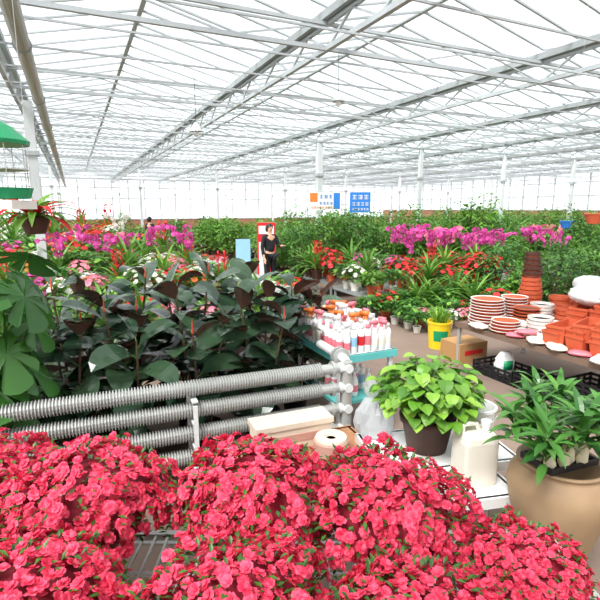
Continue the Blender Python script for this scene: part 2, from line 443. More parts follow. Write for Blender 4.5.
AZB=bench('plant_bench',2.9,1.25,AZH,'steel',leg='steel',label='long metal bench holding the coral-red azaleas',mesh_top=True)
AZB.put((-.22,1.5,0))
AZ=[azalea(11),azalea(12,rx=.31),azalea(13,rx=.29,rz_=.2)]
for (x,y,k,rz,sc) in [(-1.4,1.9,0,.3,1.03),(-.91,1.86,1,1.9,1.0),(-.19,1.88,2,.7,1.03),(.37,1.8,0,4.0,1.0),(.83,1.56,2,2.3,.73),
                      (-1.3,1.25,1,3,.9),(-.86,1.27,2,1,.95),(-.2,1.27,0,5,.93),(.36,1.2,2,2.7,.9),(.87,1.1,1,1.0,.64)]:
    AZ[k].put((x,y,AZH+.002),rz,sc,group='azaleas on the metal bench')

# ---------- finned heating pipes
PH=math.radians(22); PE=Vector((.31,3.5,0))
root=obj('heating_radiator',None,PE,rz=PH,label='stack of galvanised finned heating pipes on white brackets',cat='radiator'); root.empty_display_size=.1
PL=3.6
def finpipe():
    mb=MB(); x=.17
    n=14; vs=[];fs=[]; rings=[]
    rings+=[(-.02,.04),(.06,.04),(.06,.06),(.08,.06),(.08,.04),(.13,.04)]
    while x<PL: rings+=[(x,.04),(x+.003,.056),(x+.009,.056),(x+.012,.04)]; x+=.019
    rings+=[(PL,.03)]
    for (x,r) in rings:
        for j in range(n): vs.append((-x,r*cos(2*pi*j/n),r*sin(2*pi*j/n)))
    for i in range(len(rings)-1):
        for j in range(n): fs.append((i*n+j,i*n+(j+1)%n,(i+1)*n+(j+1)%n,(i+1)*n+j))
    fs.append(tuple(range(n))); mb.add(vs,fs,'steel'); return mb.mesh('finned_pipe')
fp=finpipe()
PZ=(.755,.6,.43,.26)
for z in PZ: obj('finned_pipe',fp,(0,0,z),parent=root)
mb=MB(); mb.tube([(.05,0,.14),(.05,0,.8)],.045,14,'steel')
for z in PZ: mb.tube([(-.02,0,z),(.05,0,z)],.042,12,'white_paint'); mb.tube([(.05,-.055,z),(.05,-.04,z)],.035,12,'white_paint')
mb.tube([(.05,0,.79),(.05,.05,.81),(.05,.5,.81)],.036,12,'white_paint'); mb.tube([(.05,.08,.81),(.05,.1,.81)],.07,14,'steel'); mb.tube([(.05,.13,.81),(.05,.15,.81)],.07,14,'steel'); mb.tube([(.05,0,.16),(.05,0,0)],.04,12,'steel')
obj('header_pipe',mb.mesh('header_pipe'),parent=root)
for x in (-1.12,-2.7):
    mb=MB(); mb.box((x,-.09,.33),(.03,.012,.66),'white_paint'); mb.box((x,.12,.36),(.05,.02,.72),'white_paint')
    for z in PZ: mb.box((x,.015,z-.07),(.04,.2,.012),'white_paint')
    obj('bracket',mb.mesh('bracket'),parent=root)

# stool + foam box + disc in front of pipes
bench('wooden_stool',.86,.34,.4,'wood','wood',label='low rough wooden stool in front of the heating pipes',cat='stool').put((.02,2.93,0),PH)
mb=MB(); mb.box((0,0,.075),(.52,.17,.15),'styro'); ld=MB(); ld.box((0,0,.168),(.54,.19,.035),'styro'); mk2=MB()
mk2.box((0,-.087,.08),(.36,.004,.05),'pinkwood')
T('foam_box','white foam box with faded red print on a stool','box',[('body',mb),('lid',ld),('printed_marks',mk2)]).put((-.06,2.98,.402),PH)
mb=MB(); mb.lathe([(.1,0),(.115,.01),(.115,.09),(.105,.1),(.03,.1),(.03,.09),(.001,.09)],24,'pinkwood'); mb.lathe([(.105,.101),(.1,.115),(.04,.115),(.03,.101)],24,'styro')
obj('wooden_spool',mb.mesh('wooden_spool'),(.2,2.86,.402),rz=PH+.1,label='pinkish round wooden disc standing on the stool edge',cat='wood disc')

# ---------- rubber plants
RB=[rubber(21),rubber(22),rubber(23)]
for i,(x,y,s) in enumerate([(-1.75,3.4,.93),(-1.25,3.42,.92),(-.78,3.65,.98),(-.32,3.95,.94),(-1.5,4.0,1.03),(-1.0,4.15,1.05),(-.55,4.4,1.02),(-.05,4.45,.94),(-1.95,4.0,.98),(.12,4.85,.88)]):
    RB[i%3].put((x,y,0),i*1.3,s,group='rubber plants behind the heating pipes')
# big split-leaf plant
def split_leaf(mb,c,az,tilt,r,mat,g):
    c=Vector(c); d=Vector((cos(az)*cos(tilt),sin(az)*cos(tilt),sin(tilt))); s=Vector((-sin(az),cos(az),0)); n=d.cross(s)
    N=90; vs=[c+d*r*.1]; 
    for i in range(N):
        th=-pi+2*pi*(i+.5)/N; q=abs(th)
        rr=r*(1.0-.2*q/pi) if q<2.75 else r*.35
        if 0.25<q<2.6:
            m=i%9
            if m in (0,1): rr*=.38
            elif m in (2,8): rr*=.88
        vs.append(c+d*(rr*1.1*cos(th))+s*(rr*.9*sin(th))+n*(-.28*rr*rr/r))
    mb.add(vs,[(0,1+i,1+(i+1)%N) for i in range(N)],mat)
g=random.Random(5); pot=pot_mb(.19,.34,'pot_black'); st=MB(); fo=MB()
for i in range(30):
    az=i*2.4; z=.6+.85*(i/29)+g.uniform(-.05,.05); rr=g.uniform(.15,.42); p=Vector((cos(az)*rr,sin(az)*rr,z))
    st.tube([(cos(az)*.04,sin(az)*.04,.3),(cos(az)*.1,sin(az)*.1,z*.8),p],[.01,.008,.005],5,'stem_green')
    split_leaf(fo,p,az+g.uniform(-.4,.4),-.5+g.uniform(-.5,.3),g.uniform(.18,.23),'leaf_split',g)
T('split_leaf_plant','tall potted split-leaf philodendron with big green lobed leaves','potted plant',[('pot',pot),('stem',st),('foliage',fo)]).put((-1.96,2.95,0),.9,1.1)

# ---------- hanging green rack
HX,HY=-1.55,2.55
a=MB(); a.lathe([(.17,0),(.175,.02),(.09,.1),(.02,.14),(.01,.15)],16,'plastic_green')
b=MB(); b.lathe([(.15,0),(.165,.05),(.17,.06),(.155,.06),(.14,.015),(.001,.015)],16,'plastic_green'); b.box((0,0,-.035),(.26,.26,.05),'pot_white')
c=MB()
for i in range(8): c.tube([(.15*cos(i*pi/4),.15*sin(i*pi/4),.05),(.15*cos(i*pi/4),.15*sin(i*pi/4),.31)],.003,4,'steel')
c.lathe([(.151,.16),(.154,.16),(.154,.165),(.151,.165)],16,'steel')
T_=[('tray',b),('wire_cage',c)]
a.v=[(x,y,z+.3) for x,y,z in a.v]
w=MB(); w.tube([(0,0,.44),(0,0,2.1)],.003,4,'steel')
T('hanging_cage','hanging wire cage with green plastic roof and tray','hanging cage',T_+[('roof',a),('hanging_wire',w)]).put((HX,HY,2.0),0,.9)
def hanging_pot(potmat,loc,lf,fl,label,ztop=4.6,seed=3,r=.1,n=22,L=.3):
    g=random.Random(seed); p=MB(); p.lathe([(r*.6,0),(r*.95,r*.9),(r*1.08,r*1.1),(r,r*1.15),(r*.9,r),(.001,r)],16,potmat)
    f=MB()
    for i in range(n): f.leaf((0,0,r),i*2.4,.2+.9*i/n,L*g.uniform(.7,1.1),L*.14,lf if i%3 or not fl else fl,droop=1.5,n=5,pr='strap')
    w=MB(); zt=ztop-loc[2]
    for i in range(3):
        a=i*2.094; w.tube([(r*cos(a),r*sin(a),r*1.1),(0,0,min(.45,zt))],.002,4,'steel')
    w.tube([(0,0,min(.45,zt)),(0,0,zt)],.002,4,'steel')
    return T('hanging_basket',label,'hanging plant pot',[('pot',p),('foliage',f),('hanging_wire',w)]).put(loc)
hanging_pot('pot_brown',(-1.8,3.3,1.78),'leaf_green','red_bloom','hanging bromeliad with green and red strap leaves',seed=4,n=34,L=.38,ztop=4.45)
hanging_pot('terracotta',(3.68,6.1,1.76),'leaf_green',None,'small orange hanging pot on thin wires',seed=5,r=.11,L=.12,n=9,ztop=4.6)
hanging_pot('plastic_blue',(3.45,6.3,1.7),'leaf_green',None,'small blue hanging pot on thin wires',seed=6,r=.08,L=.12,n=9,ztop=4.6)

# ---------- bottle table
TB=bench('display_table',.56,.84,.75,'plastic_white','white_paint','turquoise',True,'white table with turquoise edging crowded with bottles','table')
tc=Vector((.31,3.8,0))+bl(.4,.28); TB.put(tc,YAW)
def bottle(kind,cap,lab):
    b=MB(); c=MB(); l=MB()
    if kind==0:
        b.lathe([(.028,0),(.03,.01),(.03,.15),(.024,.175),(.012,.19),(.012,.2)],12,'plastic_white'); c.lathe([(.014,.195),(.014,.225),(.001,.226)],10,cap)
        l.lathe([(.0305,.05),(.0305,.12)],12,lab); 
    elif kind==1:
        b.lathe([(.03,0),(.034,.01),(.034,.13),(.016,.18),(.013,.2)],12,'plastic_white'); l.lathe([(.0345,.04),(.0345,.1)],12,lab)
        c.tube([(0,0,.2),(0,0,.235)],.016,8,cap); c.box((.012,0,.245),(.075,.022,.03),cap); c.tube([(.03,0,.235),(.045,0,.2)],.004,5,cap)
    else:
        b.lathe([(.026,0),(.028,.01),(.028,.19),(.018,.2)],12,'plastic_white'); c.lathe([(.02,.2),(.02,.235),(.001,.24)],10,cap); l.lathe([(.0285,.06),(.0285,.14)],12,lab)
    l.f=[f for f in l.f if len(f)==4]; l.m=l.m[:len(l.f)]
    return T('bottle','white plastic garden spray bottle with coloured cap and label','bottle',[('body',b),('cap',c),('label_band',l)],('body','cap'))
BT=[bottle(0,'plastic_white','plastic_pink'),bottle(1,'plastic_white','plastic_pink'),bottle(0,'plastic_white','cream'),bottle(2,'plastic_pink','plastic_pink'),
    bottle(1,'plastic_pink','cream'),bottle(2,'plastic_white','pale_blue'),bottle(0,'plastic_pink','plastic_pink'),bottle(2,'plastic_white','plastic_red'),bottle(1,'plastic_orange','plastic_pink')]
for i in range(8):
    for j in range(11):
        p=tc+bl(-.37+.072*j+R.uniform(-.004,.004),-.245+.068*i+R.uniform(-.004,.004)); p.z=.752
        BT[R.randrange(9)].put(p,R.uniform(0,6),R.choice([1.0,1.1,1.2]) if j>1 else 1.0,group='bottles on the turquoise-edged table')
for j in range(6):
    for i in range(3):
        p=tc+bl(-.28+.11*j,-.18+.14*i); p.z=.33; BT[(j*3+i)%8].put(p,j,1.0,group='bottles on the lower shelf')

# ---------- white table, pothos, container, bag
SH=.46
bench('side_table',.86,.5,SH,'plastic_white','plastic_white',label='low white plastic table beside the heating pipes',cat='table').put((.86,2.84,0),.2)
g=random.Random(9); pot=pot_mb(.165,.22,'pot_brown',28); fo=MB(); st=MB()
for i,d in enumerate(dome(330,g,-.35)):
    k=g.uniform(.62,1.1)*(1+.1*sin(3*math.atan2(d.y,d.x))); p=Vector((d.x*.27*k,d.y*.27*k,.35+d.z*.2*k))
    L=g.uniform(.065,.095)
    fo.leaf(p,math.atan2(d.y,d.x)+g.uniform(-.6,.6),g.uniform(-.5,.4),L,L*.95,'leaf_lime' if i%2 else 'leaf_green',droop=.9,n=5,pr='heart')
    if i%3==0: st.tube([(0,0,.19),p*.6+Vector((0,0,.14)),p],.0035,4,'stem_green')
for k in range(7):
    a=-.95+k*.22; p=Vector((cos(a)*.21,sin(a)*.21,.28)); 
    for j in range(3+(k*5)%4):
        q=p+Vector((cos(a)*.016,sin(a)*.016,-.04)); st.tube([p,q],.003,4,'stem_green'); fo.leaf(q,a+(j%2-.5)*1.6,-.4,.08,.075,'leaf_lime',droop=.8,pr='heart'); p=q
T('pothos','lush lime-green pothos spilling over a dark brown pot','potted plant',[('pot',pot),('stem',st),('foliage',fo)],('pot',)).put((.8,2.82,SH+.001),0,1.02)
b=MB()
def rbox(mb,w,d,zs,mat,k=.2):
    vs=[]; n=16
    for (z,s) in zs:
        for j in range(n):
            t=2*pi*(j+.5)/n; vs.append((w/2*s*math.copysign(abs(cos(t))**k,cos(t)),d/2*s*math.copysign(abs(sin(t))**k,sin(t)),z))
    fs=[(i*n+j,i*n+(j+1)%n,(i+1)*n+(j+1)%n,(i+1)*n+j) for i in range(len(zs)-1) for j in range(n)]+[tuple(reversed(range(n))),tuple((len(zs)-1)*n+j for j in range(n))]
    mb.add(vs,fs,mat)
rbox(b,.2,.15,[(0,.94),(.012,1),(.24,1),(.27,.93),(.285,.8)],'cream')
c=MB(); c.lathe([(.024,.284),(.024,.31),(.028,.31),(.028,.335),(.001,.337)],16,'plastic_white',c=(.06,0,0))
h=MB(); h.tube([(-.08,0,.28),(-.075,0,.325),(-.04,0,.33),(.0,0,.325),(.02,0,.283)],.012,8,'cream')
T('jerry_can','boxy white plastic jerry can with a moulded top handle','jerry can',[('body',b),('cap',c),('handle',h)],()).put((1.0,2.54,.401),.25,1.08)
bench('step_stool',.34,.3,.4,'plastic_white','plastic_white',label='small white plastic stool under the jerry can',cat='stool').put((1.02,2.52,0),.2)
b=MB(); b.lathe([(.11,0),(.13,.24),(.14,.24),(.14,.26),(.125,.26),(.115,.02),(.001,.02)],24,'plastic_white'); h=MB(); h.tube([(-.135,0,.24),(-.1,-.1,.2),(0,-.15,.17),(.1,-.1,.2),(.135,0,.24)],.005,6,'steel')
T('white_bucket','white plastic bucket with wire handle on the table','bucket',[('body',b),('handle',h)]).put((1.15,2.94,SH+.001),.4,.9)
b=MB(); g=random.Random(3)
n=22; vs=[]
prof_=[(.09,0),(.12,.03),(.13,.1),(.12,.18),(.085,.24),(.05,.27),(.07,.31),(.09,.36)]
for r,z in prof_:
    for j in range(n): w=2*pi*j/n; q=r*(1+g.uniform(-.13,.13)); vs.append((q*cos(w),q*.8*sin(w),z+g.uniform(-.008,.008)))
fs=[(i*n+j,i*n+(j+1)%n,(i+1)*n+(j+1)%n,(i+1)*n+j) for i in range(len(prof_)-1) for j in range(n)]+[tuple(reversed(range(n)))]
b.add(vs,fs,'bag_film'); BAGM=b.mesh('plastic_bag'); obj('plastic_bag',BAGM,(.5,2.99,SH+.001),label='crumpled translucent white plastic bag, tied at top',cat='plastic bag')

# ---------- clay jar with foliage plant
UX,UY=1.36,2.3
mb=MB(); mb.lathe([(.11,0),(.125,.03),(.18,.22),(.235,.42),(.255,.52),(.245,.58),(.21,.63),(.2,.65),(.215,.66),(.2,.67),(.18,.64),(.17,.5),(.001,.45)],36,'jar_clay')
obj('clay_jar',mb.mesh('clay_jar',True),(UX,UY,0),label='large round-shouldered beige clay jar',cat='clay jar')
t=MB(); g=random.Random(8)
t.box((0,0,.006),(.3,.19,.012),'plastic_black')
for y in (-.095,.095): t.box((0,y,.02),(.31,.01,.03),'plastic_black')
for x in (-.15,.15): t.box((x,0,.02),(.01,.19,.03),'plastic_black')
obj('plant_tray',t.mesh('plant_tray'),(UX-.03,UY-.03,.672),rz=.35,label='shallow black plastic tray resting on the clay jar',cat='tray')
rt=MB(); fo=MB(); st=MB()
for i in range(13):
    a=i*2.4; q=.4+.055*i; x=.12*cos(a)*q; y=.08*sin(a)*q
    rt.tube([(x,y,.0),(x*1.05,y*1.05,.025),(x*1.15,y*1.15,.06),(x*1.3,y*1.3,.1)],[.014,.028,.02,.008],8,'root_white')
    tp=Vector((x*2.2,y*2.8,.12+.02*(i%4)))
    st.tube([(x*1.2,y*1.2,.07),tuple(tp+Vector((0,0,.08)))],.007,6,'stem_green')
    for k in range(21):
        az=a+k*2.4; top=tp+Vector((0,0,.007*k-.03))
        fo.leaf(top,az,g.uniform(-.1,1.2),g.uniform(.12,.18),.037,'leaf_glossy' if k%4 else 'leaf_mid',droop=g.uniform(.5,1.2),n=5,pr='lance')
T('evergreen_plant','bushy evergreen with pointed glossy leaves and white bulbous roots','potted plant',[('root_bulbs',rt),('stem',st),('foliage',fo)],('root_bulbs',)).put((UX-.03,UY-.03,.686),.4,1.1)

# ---------- pot bench
O=Vector((1.97,5.88,0)); Ua=bl(-1,0); Ub=bl(0,1)
def tb(s,w,z=.552): v=O+Ua*s+Ub*w; v.z=z; return v
c0=tb(1.3,.62,0)
bench('pot_bench',1.24,2.6,.55,'grey_wood','steel','grey_wood',False,'low grey wooden bench with steel legs loaded with pots','bench').put(c0,YAW)
def saucer(r,mat,h=.035,rim='pot_white'):
    mb=MB(); mb.lathe([(r*.8,0),(r*.97,h*.8)],26,mat); mb.lathe([(r*.97,h*.78),(r,h*.8),(r,h),(r*.94,h),(r*.78,h*.2),(.001,h*.2)],26,rim); return mb
SC=saucer(.22,'terracotta').mesh('saucer',False); SD=saucer(.16,'terracotta').mesh('saucer_small'); SE=saucer(.15,'terracotta_dark',.035,'terracotta').mesh('saucer_dark')
def potm(r,h,mat,rim=None):
    mb=MB(); mb.lathe([(r*.7,0),(r*.92,h*.78)],24,mat); mb.lathe([(r*.92,h*.78),(r*1.02,h*.79),(r*1.04,h),(r*.96,h),(r*.92,h*.8),(r*.68,h*.05),(.001,h*.05)],24,rim or mat); return mb
def stack(me,n,dz,loc,label,name,cat,grp,tap=0):
    for i in range(n):
        obj(name,me,(loc[0]+R.uniform(-.01,.01),loc[1]+R.uniform(-.01,.01),loc[2]+i*dz),rz=R.uniform(0,6),sc=(1-tap*i,1-tap*i,1),label=label,cat=cat,group=grp)
lb='round terracotta plant saucer with pale rim, stacked'
stack(SC,9,.036,tb(.24,.25),lb,'plant_saucer','plant saucer','saucer stacks on the bench',.012)
stack(SD,9,.036,tb(.28,.66),lb,'plant_saucer','plant saucer','saucer stacks on the bench')
stack(SD,4,.036,tb(.62,.14),lb,'plant_saucer','plant saucer','saucer stacks on the bench')
stack(SE,7,.036,tb(.6,.5),'round reddish-brown plant saucer, stacked','plant_saucer','plant saucer','saucer stacks on the bench')
PM=potm(.16,.2,'terracotta','terracotta').mesh('plastic_pot_large'); PD=potm(.12,.16,'terracotta_dark','pot_brown').mesh('plastic_pot_dark'); PW=potm(.13,.14,'pot_white').mesh('white_pot')
PT=potm(.12,.18,'terracotta').mesh('orange_pot')
stack(PM,7,.055,tb(.2,1.02),'terracotta plastic pot nested in a tall stack','plant_pot','plant pot','tall nested pot stack',.05)
stack(PD,5,.06,tb(.2,1.02,.552+.45),'dark brown plastic pot nested in a tall stack','plant_pot','plant pot','tall nested pot stack',.06)
stack(PW,3,.04,tb(.92,.34),'white plastic bowl-shaped pot, nested','plant_pot','plant pot','white pots on the bench')
stack(PW,4,.04,tb(.54,.84),'white plastic bowl-shaped pot, nested','plant_pot','plant pot','white pots on the bench')
stack(PT,3,.05,tb(.86,.85),'orange-brown plastic pot, nested','plant_pot','plant pot','orange pots on the bench')
stack(PT,4,.05,tb(.55,1.14),'orange-brown plastic pot, nested','plant_pot','plant pot','orange pots on the bench')
def trough(L,W,H,mat):
    mb=MB(); v=[]
    def ring(l,w,z): return [(-l/2,-w/2,z),(l/2,-w/2,z),(l/2,w/2,z),(-l/2,w/2,z)]
    rs=[ring(L*.88,W*.8,0),ring(L*.97,W*.95,H*.85),ring(L,W,H*.86),ring(L,W,H),ring(L*.94,W*.88,H),ring(L*.85,W*.75,.02)]
    for r in rs: v+=r
    fs=[(3,2,1,0)]
    for i in range(5):
        for j in range(4): fs.append((i*4+j,i*4+(j+1)%4,(i+1)*4+(j+1)%4,(i+1)*4+j))
    fs.append((20,21,22,23)); mb.add(v,fs,mat); return mb
TR=trough(.48,.2,.17,'terracotta').mesh('trough'); 
for (s,w,n) in [(1.28,.28,2),(1.51,.32,3),(1.16,.78,4),(1.4,.82,5),(1.76,.32,4),(1.66,.84,5),(2.0,.35,4),(2.3,.35,4),(.93,1.14,5),(1.2,1.16,3)]:
    for i in range(n): obj('planter_trough',TR,tb(s,w,.552+i*.06),rz=YAW+R.uniform(-.1,.1)+(.25 if i==n-1 else 0),label='rectangular terracotta-orange plastic planter trough, nested',cat='planter',group='planter troughs on the bench')
def sack(sx,sy,sz,mat,mat2=None,seed=1):
    g=random.Random(seed); mb=MB(); n=20; vs=[]; ks=8
    for i in range(ks+1):
        t=i/ks; z=sz*t; r=(sin(pi*min(max(t,.04),.96)))**.35
        for j in range(n): w=2*pi*j/n; q=r*(1+g.uniform(-.08,.08)); vs.append((sx/2*q*math.copysign(abs(cos(w))**.6,cos(w)),sy/2*q*math.copysign(abs(sin(w))**.6,sin(w)),z+g.uniform(-.005,.005)*(0<i<ks)))
    fs=[(i*n+j,i*n+(j+1)%n,(i+1)*n+(j+1)%n,(i+1)*n+j) for i in range(ks) for j in range(n)]+[tuple(reversed(range(n))),tuple(ks*n+j for j in range(n))]
    mb.add(vs,fs,mat)
    if mat2: mb.box((0,-sy/2-.002,sz*.5),(sx*.5,.012,sz*.35),mat2)
    return mb
FS=sack(.5,.34,.2,'plastic_white',None,2).mesh('fs',True)
for (s,w,z) in ((1.16,.8,.91),(1.66,.84,.97),(.93,1.14,.97)): obj('fertiliser_sack',FS,tb(s,w,z),rz=.4+s,label='white plastic sack lying on the stacked planters',cat='sack',group='white sacks on the planters')
obj('plastic_bag',BAGM,tb(1.4,.82,.965),rz=1,sc=(1.5,1.5,.7),label='large clear plastic bag lying on stacked planter troughs',cat='plastic bag')
PK=[sack(.3,.2,.07,'plastic_white',None,3).mesh('pk1',True),sack(.2,.14,.05,'plastic_pink',None,4).mesh('pk2',True),sack(.26,.17,.06,'cream',None,6).mesh('pk3',True)]
for i,(s,w,z) in enumerate([(.78,.3,.552),(.78,.62,.552),(.98,.58,.552),(1.06,.3,.552),(1.1,.06,.552),(.98,.62,.615),(.42,.44,.552),(1.36,.04,.552),(1.6,.06,.552),(.8,.66,.605),(.98,.5,.62),(.85,.06,.552),(1.85,.05,.552),(.36,.0,.552),(.95,.1,.61),(1.04,.36,.62),(.7,.32,.62)]):
    obj('garden_packet',PK[(i*2)%3],tb(s,w,z),rz=i*1.1,label=['small white plastic packet lying among the pots','small pink plastic packet lying among the pots','small cream paper packet lying among the pots'][(i*2)%3],cat='packet',group='packets scattered on the bench')
# under the bench
b=MB(); b.box((0,0,.13),(.46,.36,.26),'cardboard'); m=MB()
m.box((0,-.182,.14),(.3,.004,.06),'plastic_red')
T('cardboard_box','brown cardboard carton with faded red printing','box',[('body',b),('printed_marks',m)]).put((2.15,6.08,0),YAW)
def crate():
    mb=MB(); mb.box((0,0,.01),(.56,.38,.02),'plastic_black')
    for z in (.04,.09,.14):
        for y in (-.19,.19): mb.box((0,y,z),(.58,.012,.025),'plastic_black')
        for x in (-.28,.28): mb.box((x,0,z),(.012,.38,.025),'plastic_black')
    for i in range(7):
        for y in (-.19,.19): mb.box((-.28+i*.093,y,.08),(.02,.014,.15),'plastic_black')
    for i in range(5):
        for x in (-.28,.28): mb.box((x,-.19+i*.095,.08),(.014,.02,.15),'plastic_black')
    return mb.mesh('crate')
CR=crate()
for s in (.6,1.2,1.8):
    for k in range(2 if s>1.5 else 1): obj('plastic_crate',CR,tb(s,.2,.0+k*.16),rz=YAW+pi/2,label='black slatted plastic crate under the pot bench',cat='crate',group='black crates under the bench')
obj('potting_soil_bag',sack(.24,.12,.3,'plastic_white','plastic_green',5).mesh('ps',True),tb(.66,.14,.025),rz=.3,label='small white bag with green label standing in a crate',cat='bag')
# yellow bucket
b=MB(); b.lathe([(.14,0),(.165,.36),(.175,.36),(.175,.39),(.16,.39),(.15,.3),(.001,.3)],24,'plastic_yellow'); l=MB(); l.lathe([(.151,.12),(.163,.27)],24,'plastic_green'); l.f=l.f[15:20]; l.m=l.m[:5]
f=MB(); g=random.Random(4)
for i in range(70): f.leaf((g.uniform(-.08,.08),g.uniform(-.08,.08),.33),g.uniform(0,6.28),g.uniform(.8,1.5),g.uniform(.2,.32),.025,'leaf_lime',n=3,droop=.6,pr='strap')
T('yellow_bucket','yellow plastic bucket planted with grassy green shoots','bucket',[('body',b),('foliage',f),('label_patch',l)]).put((1.98,6.62,0))

# ---------- stock plants
ORC=[orchid(31),orchid(32),orchid(33,H=.62)]
ORW=orchid(34,'white_bloom'); ORP=orchid(35,'pink_bloom')
RED=[flowering(41,'red_bloom','leaf_dark',H=.5,rx=.24,nb=18,rb=.045,name='anthurium',label='potted plant with bright red blooms above green leaves'),
     flowering(42,'red_bloom','leaf_green',H=.42,rx=.22,nb=14,rb=.045,name='anthurium',label='potted plant with bright red blooms above green leaves')]
PNK=flowering(43,'pink_bloom','leaf_green',H=.4,nb=26,name='potted_cyclamen',label='small potted plant with pink flowers')
MAG=flowering(48,'magenta','leaf_green',H=.42,nb=22,name='potted_cyclamen',label='small potted plant with magenta flowers')
WHT=flowering(44,'white_bloom','leaf_green',H=.4,nb=20,name='potted_daisy',label='small potted plant with white flowers',potm='pot_white')
ORG=flowering(45,'orange_bloom','leaf_green',H=.4,nb=20,name='potted_kalanchoe',label='small potted plant with orange flowers')
GRN=flowering(46,'leaf_lime','leaf_green',H=.36,nb=6,nl=130,name='potted_seedling',label='small potted green foliage plant')
GRN2=flowering(47,'leaf_lime','leaf_mid',H=.46,rx=.26,nb=4,nl=160,name='potted_seedling',label='small potted green foliage plant',potm='pot_white')
SPK=spiky(51,'leaf_green',label='potted dracaena with arching green strap leaves'); BRO=spiky(52,'leaf_green','red_bloom',H=.5,name='bromeliad',label='potted bromeliad with red flower spikes')
SHD=[shrub(61,'leaf_dark',label='dense dark-green leafy potted shrub'),shrub(62,'leaf_mid',label='dense green leafy potted shrub',H=1.7)]
SHG=[shrub(63,'leaf_green',H=1.8,label='bright green leafy potted tree',trunkz=.4),shrub(64,'leaf_green',H=1.4,L=.18,nl=420,label='bright green broad-leaved potted shrub')]
PAL=[palm(71),palm(72,1.7,22,'leaf_green')]
SMB=bench('display_bench',2.6,1.3,.38,'steel','gutter_metal',label='low grey-framed display bench filled with potted plants',cat='bench')
def fill(a0,a1,b0,b1,step,pal,z=.385,scv=(.85,1.15),grp='potted plants on the benches',full=False,jit=.08):
    A=a0
    while A<=a1:
        B=b0
        while B<=b1:
            p=bl(A+R.uniform(-jit,jit),B+R.uniform(-jit,jit),z); k=pal[R.randrange(len(pal))]
            k.put(p,R.uniform(0,6.28),R.uniform(*scv),group=grp,full=full); B+=step
        A+=step
def benches(a,b0,b1):
    B=b0+1.35
    while B<b1+1: SMB.put(bl(a,B,0),YAW,1,group='display benches',full=True); B+=2.75
# right of the aisle
fill(5.95,6.7,4.85,6.2,.32,[GRN,GRN2,RED[1],GRN2,PNK,WHT],z=.0,grp='small potted plants on the floor',full=True,jit=.04,scv=(.75,1))
fill(6.95,6.95,4.6,8.2,.33,[GRN,GRN2,SPK,RED[1],GRN2],z=.0,grp='small potted plants on the floor',full=True,jit=.04,scv=(1.05,1.3))
benches(7.9,4.7,11); fill(7.4,8.4,4.9,5.7,.4,[GRN,GRN2,SPK,WHT],grp='green plants on the bench',full=True,scv=(1,1.25)); fill(7.4,8.4,5.9,8.4,.38,[RED[0],RED[1],BRO,RED[0],RED[1],SPK],grp='red flowering plants on the bench',full=True,scv=(.95,1.3))
fill(6.0,6.7,6.6,7.7,.5,[SPK,GRN2,RED[0],GRN2],z=0,grp='floor foliage plants',scv=(1,1.25))
fill(5.5,7.0,7.6,11,.7,[SHD[0],SHD[1],SPK,SHG[1]],z=0,scv=(.6,.8),grp='dark green shrubs')
fill(7.5,8.4,8.7,12.0,.5,[SPK,RED[0],SHD[1],RED[0],SHG[1],GRN2],scv=(.45,.55),grp='mixed foliage plants on the bench')
benches(9.7,4.9,13); fill(9.1,10.1,4.9,6.8,.42,[GRN,RED[0],WHT,SPK,BRO,GRN2,MAG],grp='mixed plants on the bench',scv=(1.1,1.4))
fill(9.0,10.0,7.1,10.2,.36,ORC+[ORP,ORC[0]],grp='magenta orchids on the bench',scv=(1.25,1.7))
fill(9.1,9.9,10.5,10.9,.5,[PAL[0],SHG[1]],grp='green palms on the bench',scv=(.6,.75))
fill(9.1,10.0,11.3,12.5,.38,ORC+[ORP,GRN2],grp='magenta orchids on the bench',scv=(1.2,1.6))
fill(9.0,9.9,12.9,15.5,.7,[SHD[1],PAL[0],SHG[1]],z=0,grp='green shrubs',scv=(.9,1.1))
PAL[1].put(bl(10.6,10.6,0),1,1.35,group='potted trees'); SHG[0].put(bl(10.9,11.0,0),2,1.3,group='potted trees'); PAL[1].put(bl(10.4,11.6,0),3,1.3,group='potted trees')
fill(11.6,13.6,5.4,18,.9,[SHG[0],SHD[1],PAL[1],SHG[1],PAL[1],SHG[0],PAL[0]],z=0,scv=(.85,1.2),grp='potted trees')
fill(15.2,17.5,7.5,20,1.1,[SHG[0],SHG[0],PAL[1],SHD[1]],z=0,scv=(.95,1.17),grp='potted trees')
fill(15.2,26,4.9,6.9,1.0,MIX0 if False else [SHG[1],RED[0],PAL[0],SHG[1],BRO,WHT],z=.1,grp='distant potted plants',scv=(.85,1.05))
# left of the aisle : deep carpet of mixed flowers
MIX=[RED[0],RED[1],PNK,WHT,GRN2,MAG,BRO,SPK,ORG,GRN,GRN2,WHT]
benches(6.4,-2.8,2.2); fill(5.9,6.9,-2.6,.4,.4,[GRN2,SPK,RED[0],GRN2,GRN,GRN,RED[1]],grp='mixed plants on the bench',scv=(.9,1.2))
fill(5.9,6.9,.7,2.3,.4,[RED[1],GRN2,GRN,SPK,GRN2,PNK],grp='mixed flowers on the bench',full=True,scv=(.9,1.15))
benches(8.6,-4.2,2.3); fill(8.1,9.1,-4,2.3,.42,MIX,grp='mixed flowers on the bench',scv=(1.1,1.45))
benches(11,-4.2,2.3); fill(10.3,11.6,-4.6,2.3,.43,MIX+[ORC[0],ORC[1],ORC[2],RED[0]],grp='orchids and mixed flowers on the bench',scv=(1.3,1.7))
benches(13.8,-4.2,2.3); fill(13.2,14.4,-5.4,2.3,.5,MIX+[ORC[1]],grp='mixed flowers on the bench',scv=(1.5,2.0))
fill(16.5,18.2,-7.4,2.3,.8,MIX+[ORW],z=0.35,grp='distant potted flowers',scv=(1.7,2.2))
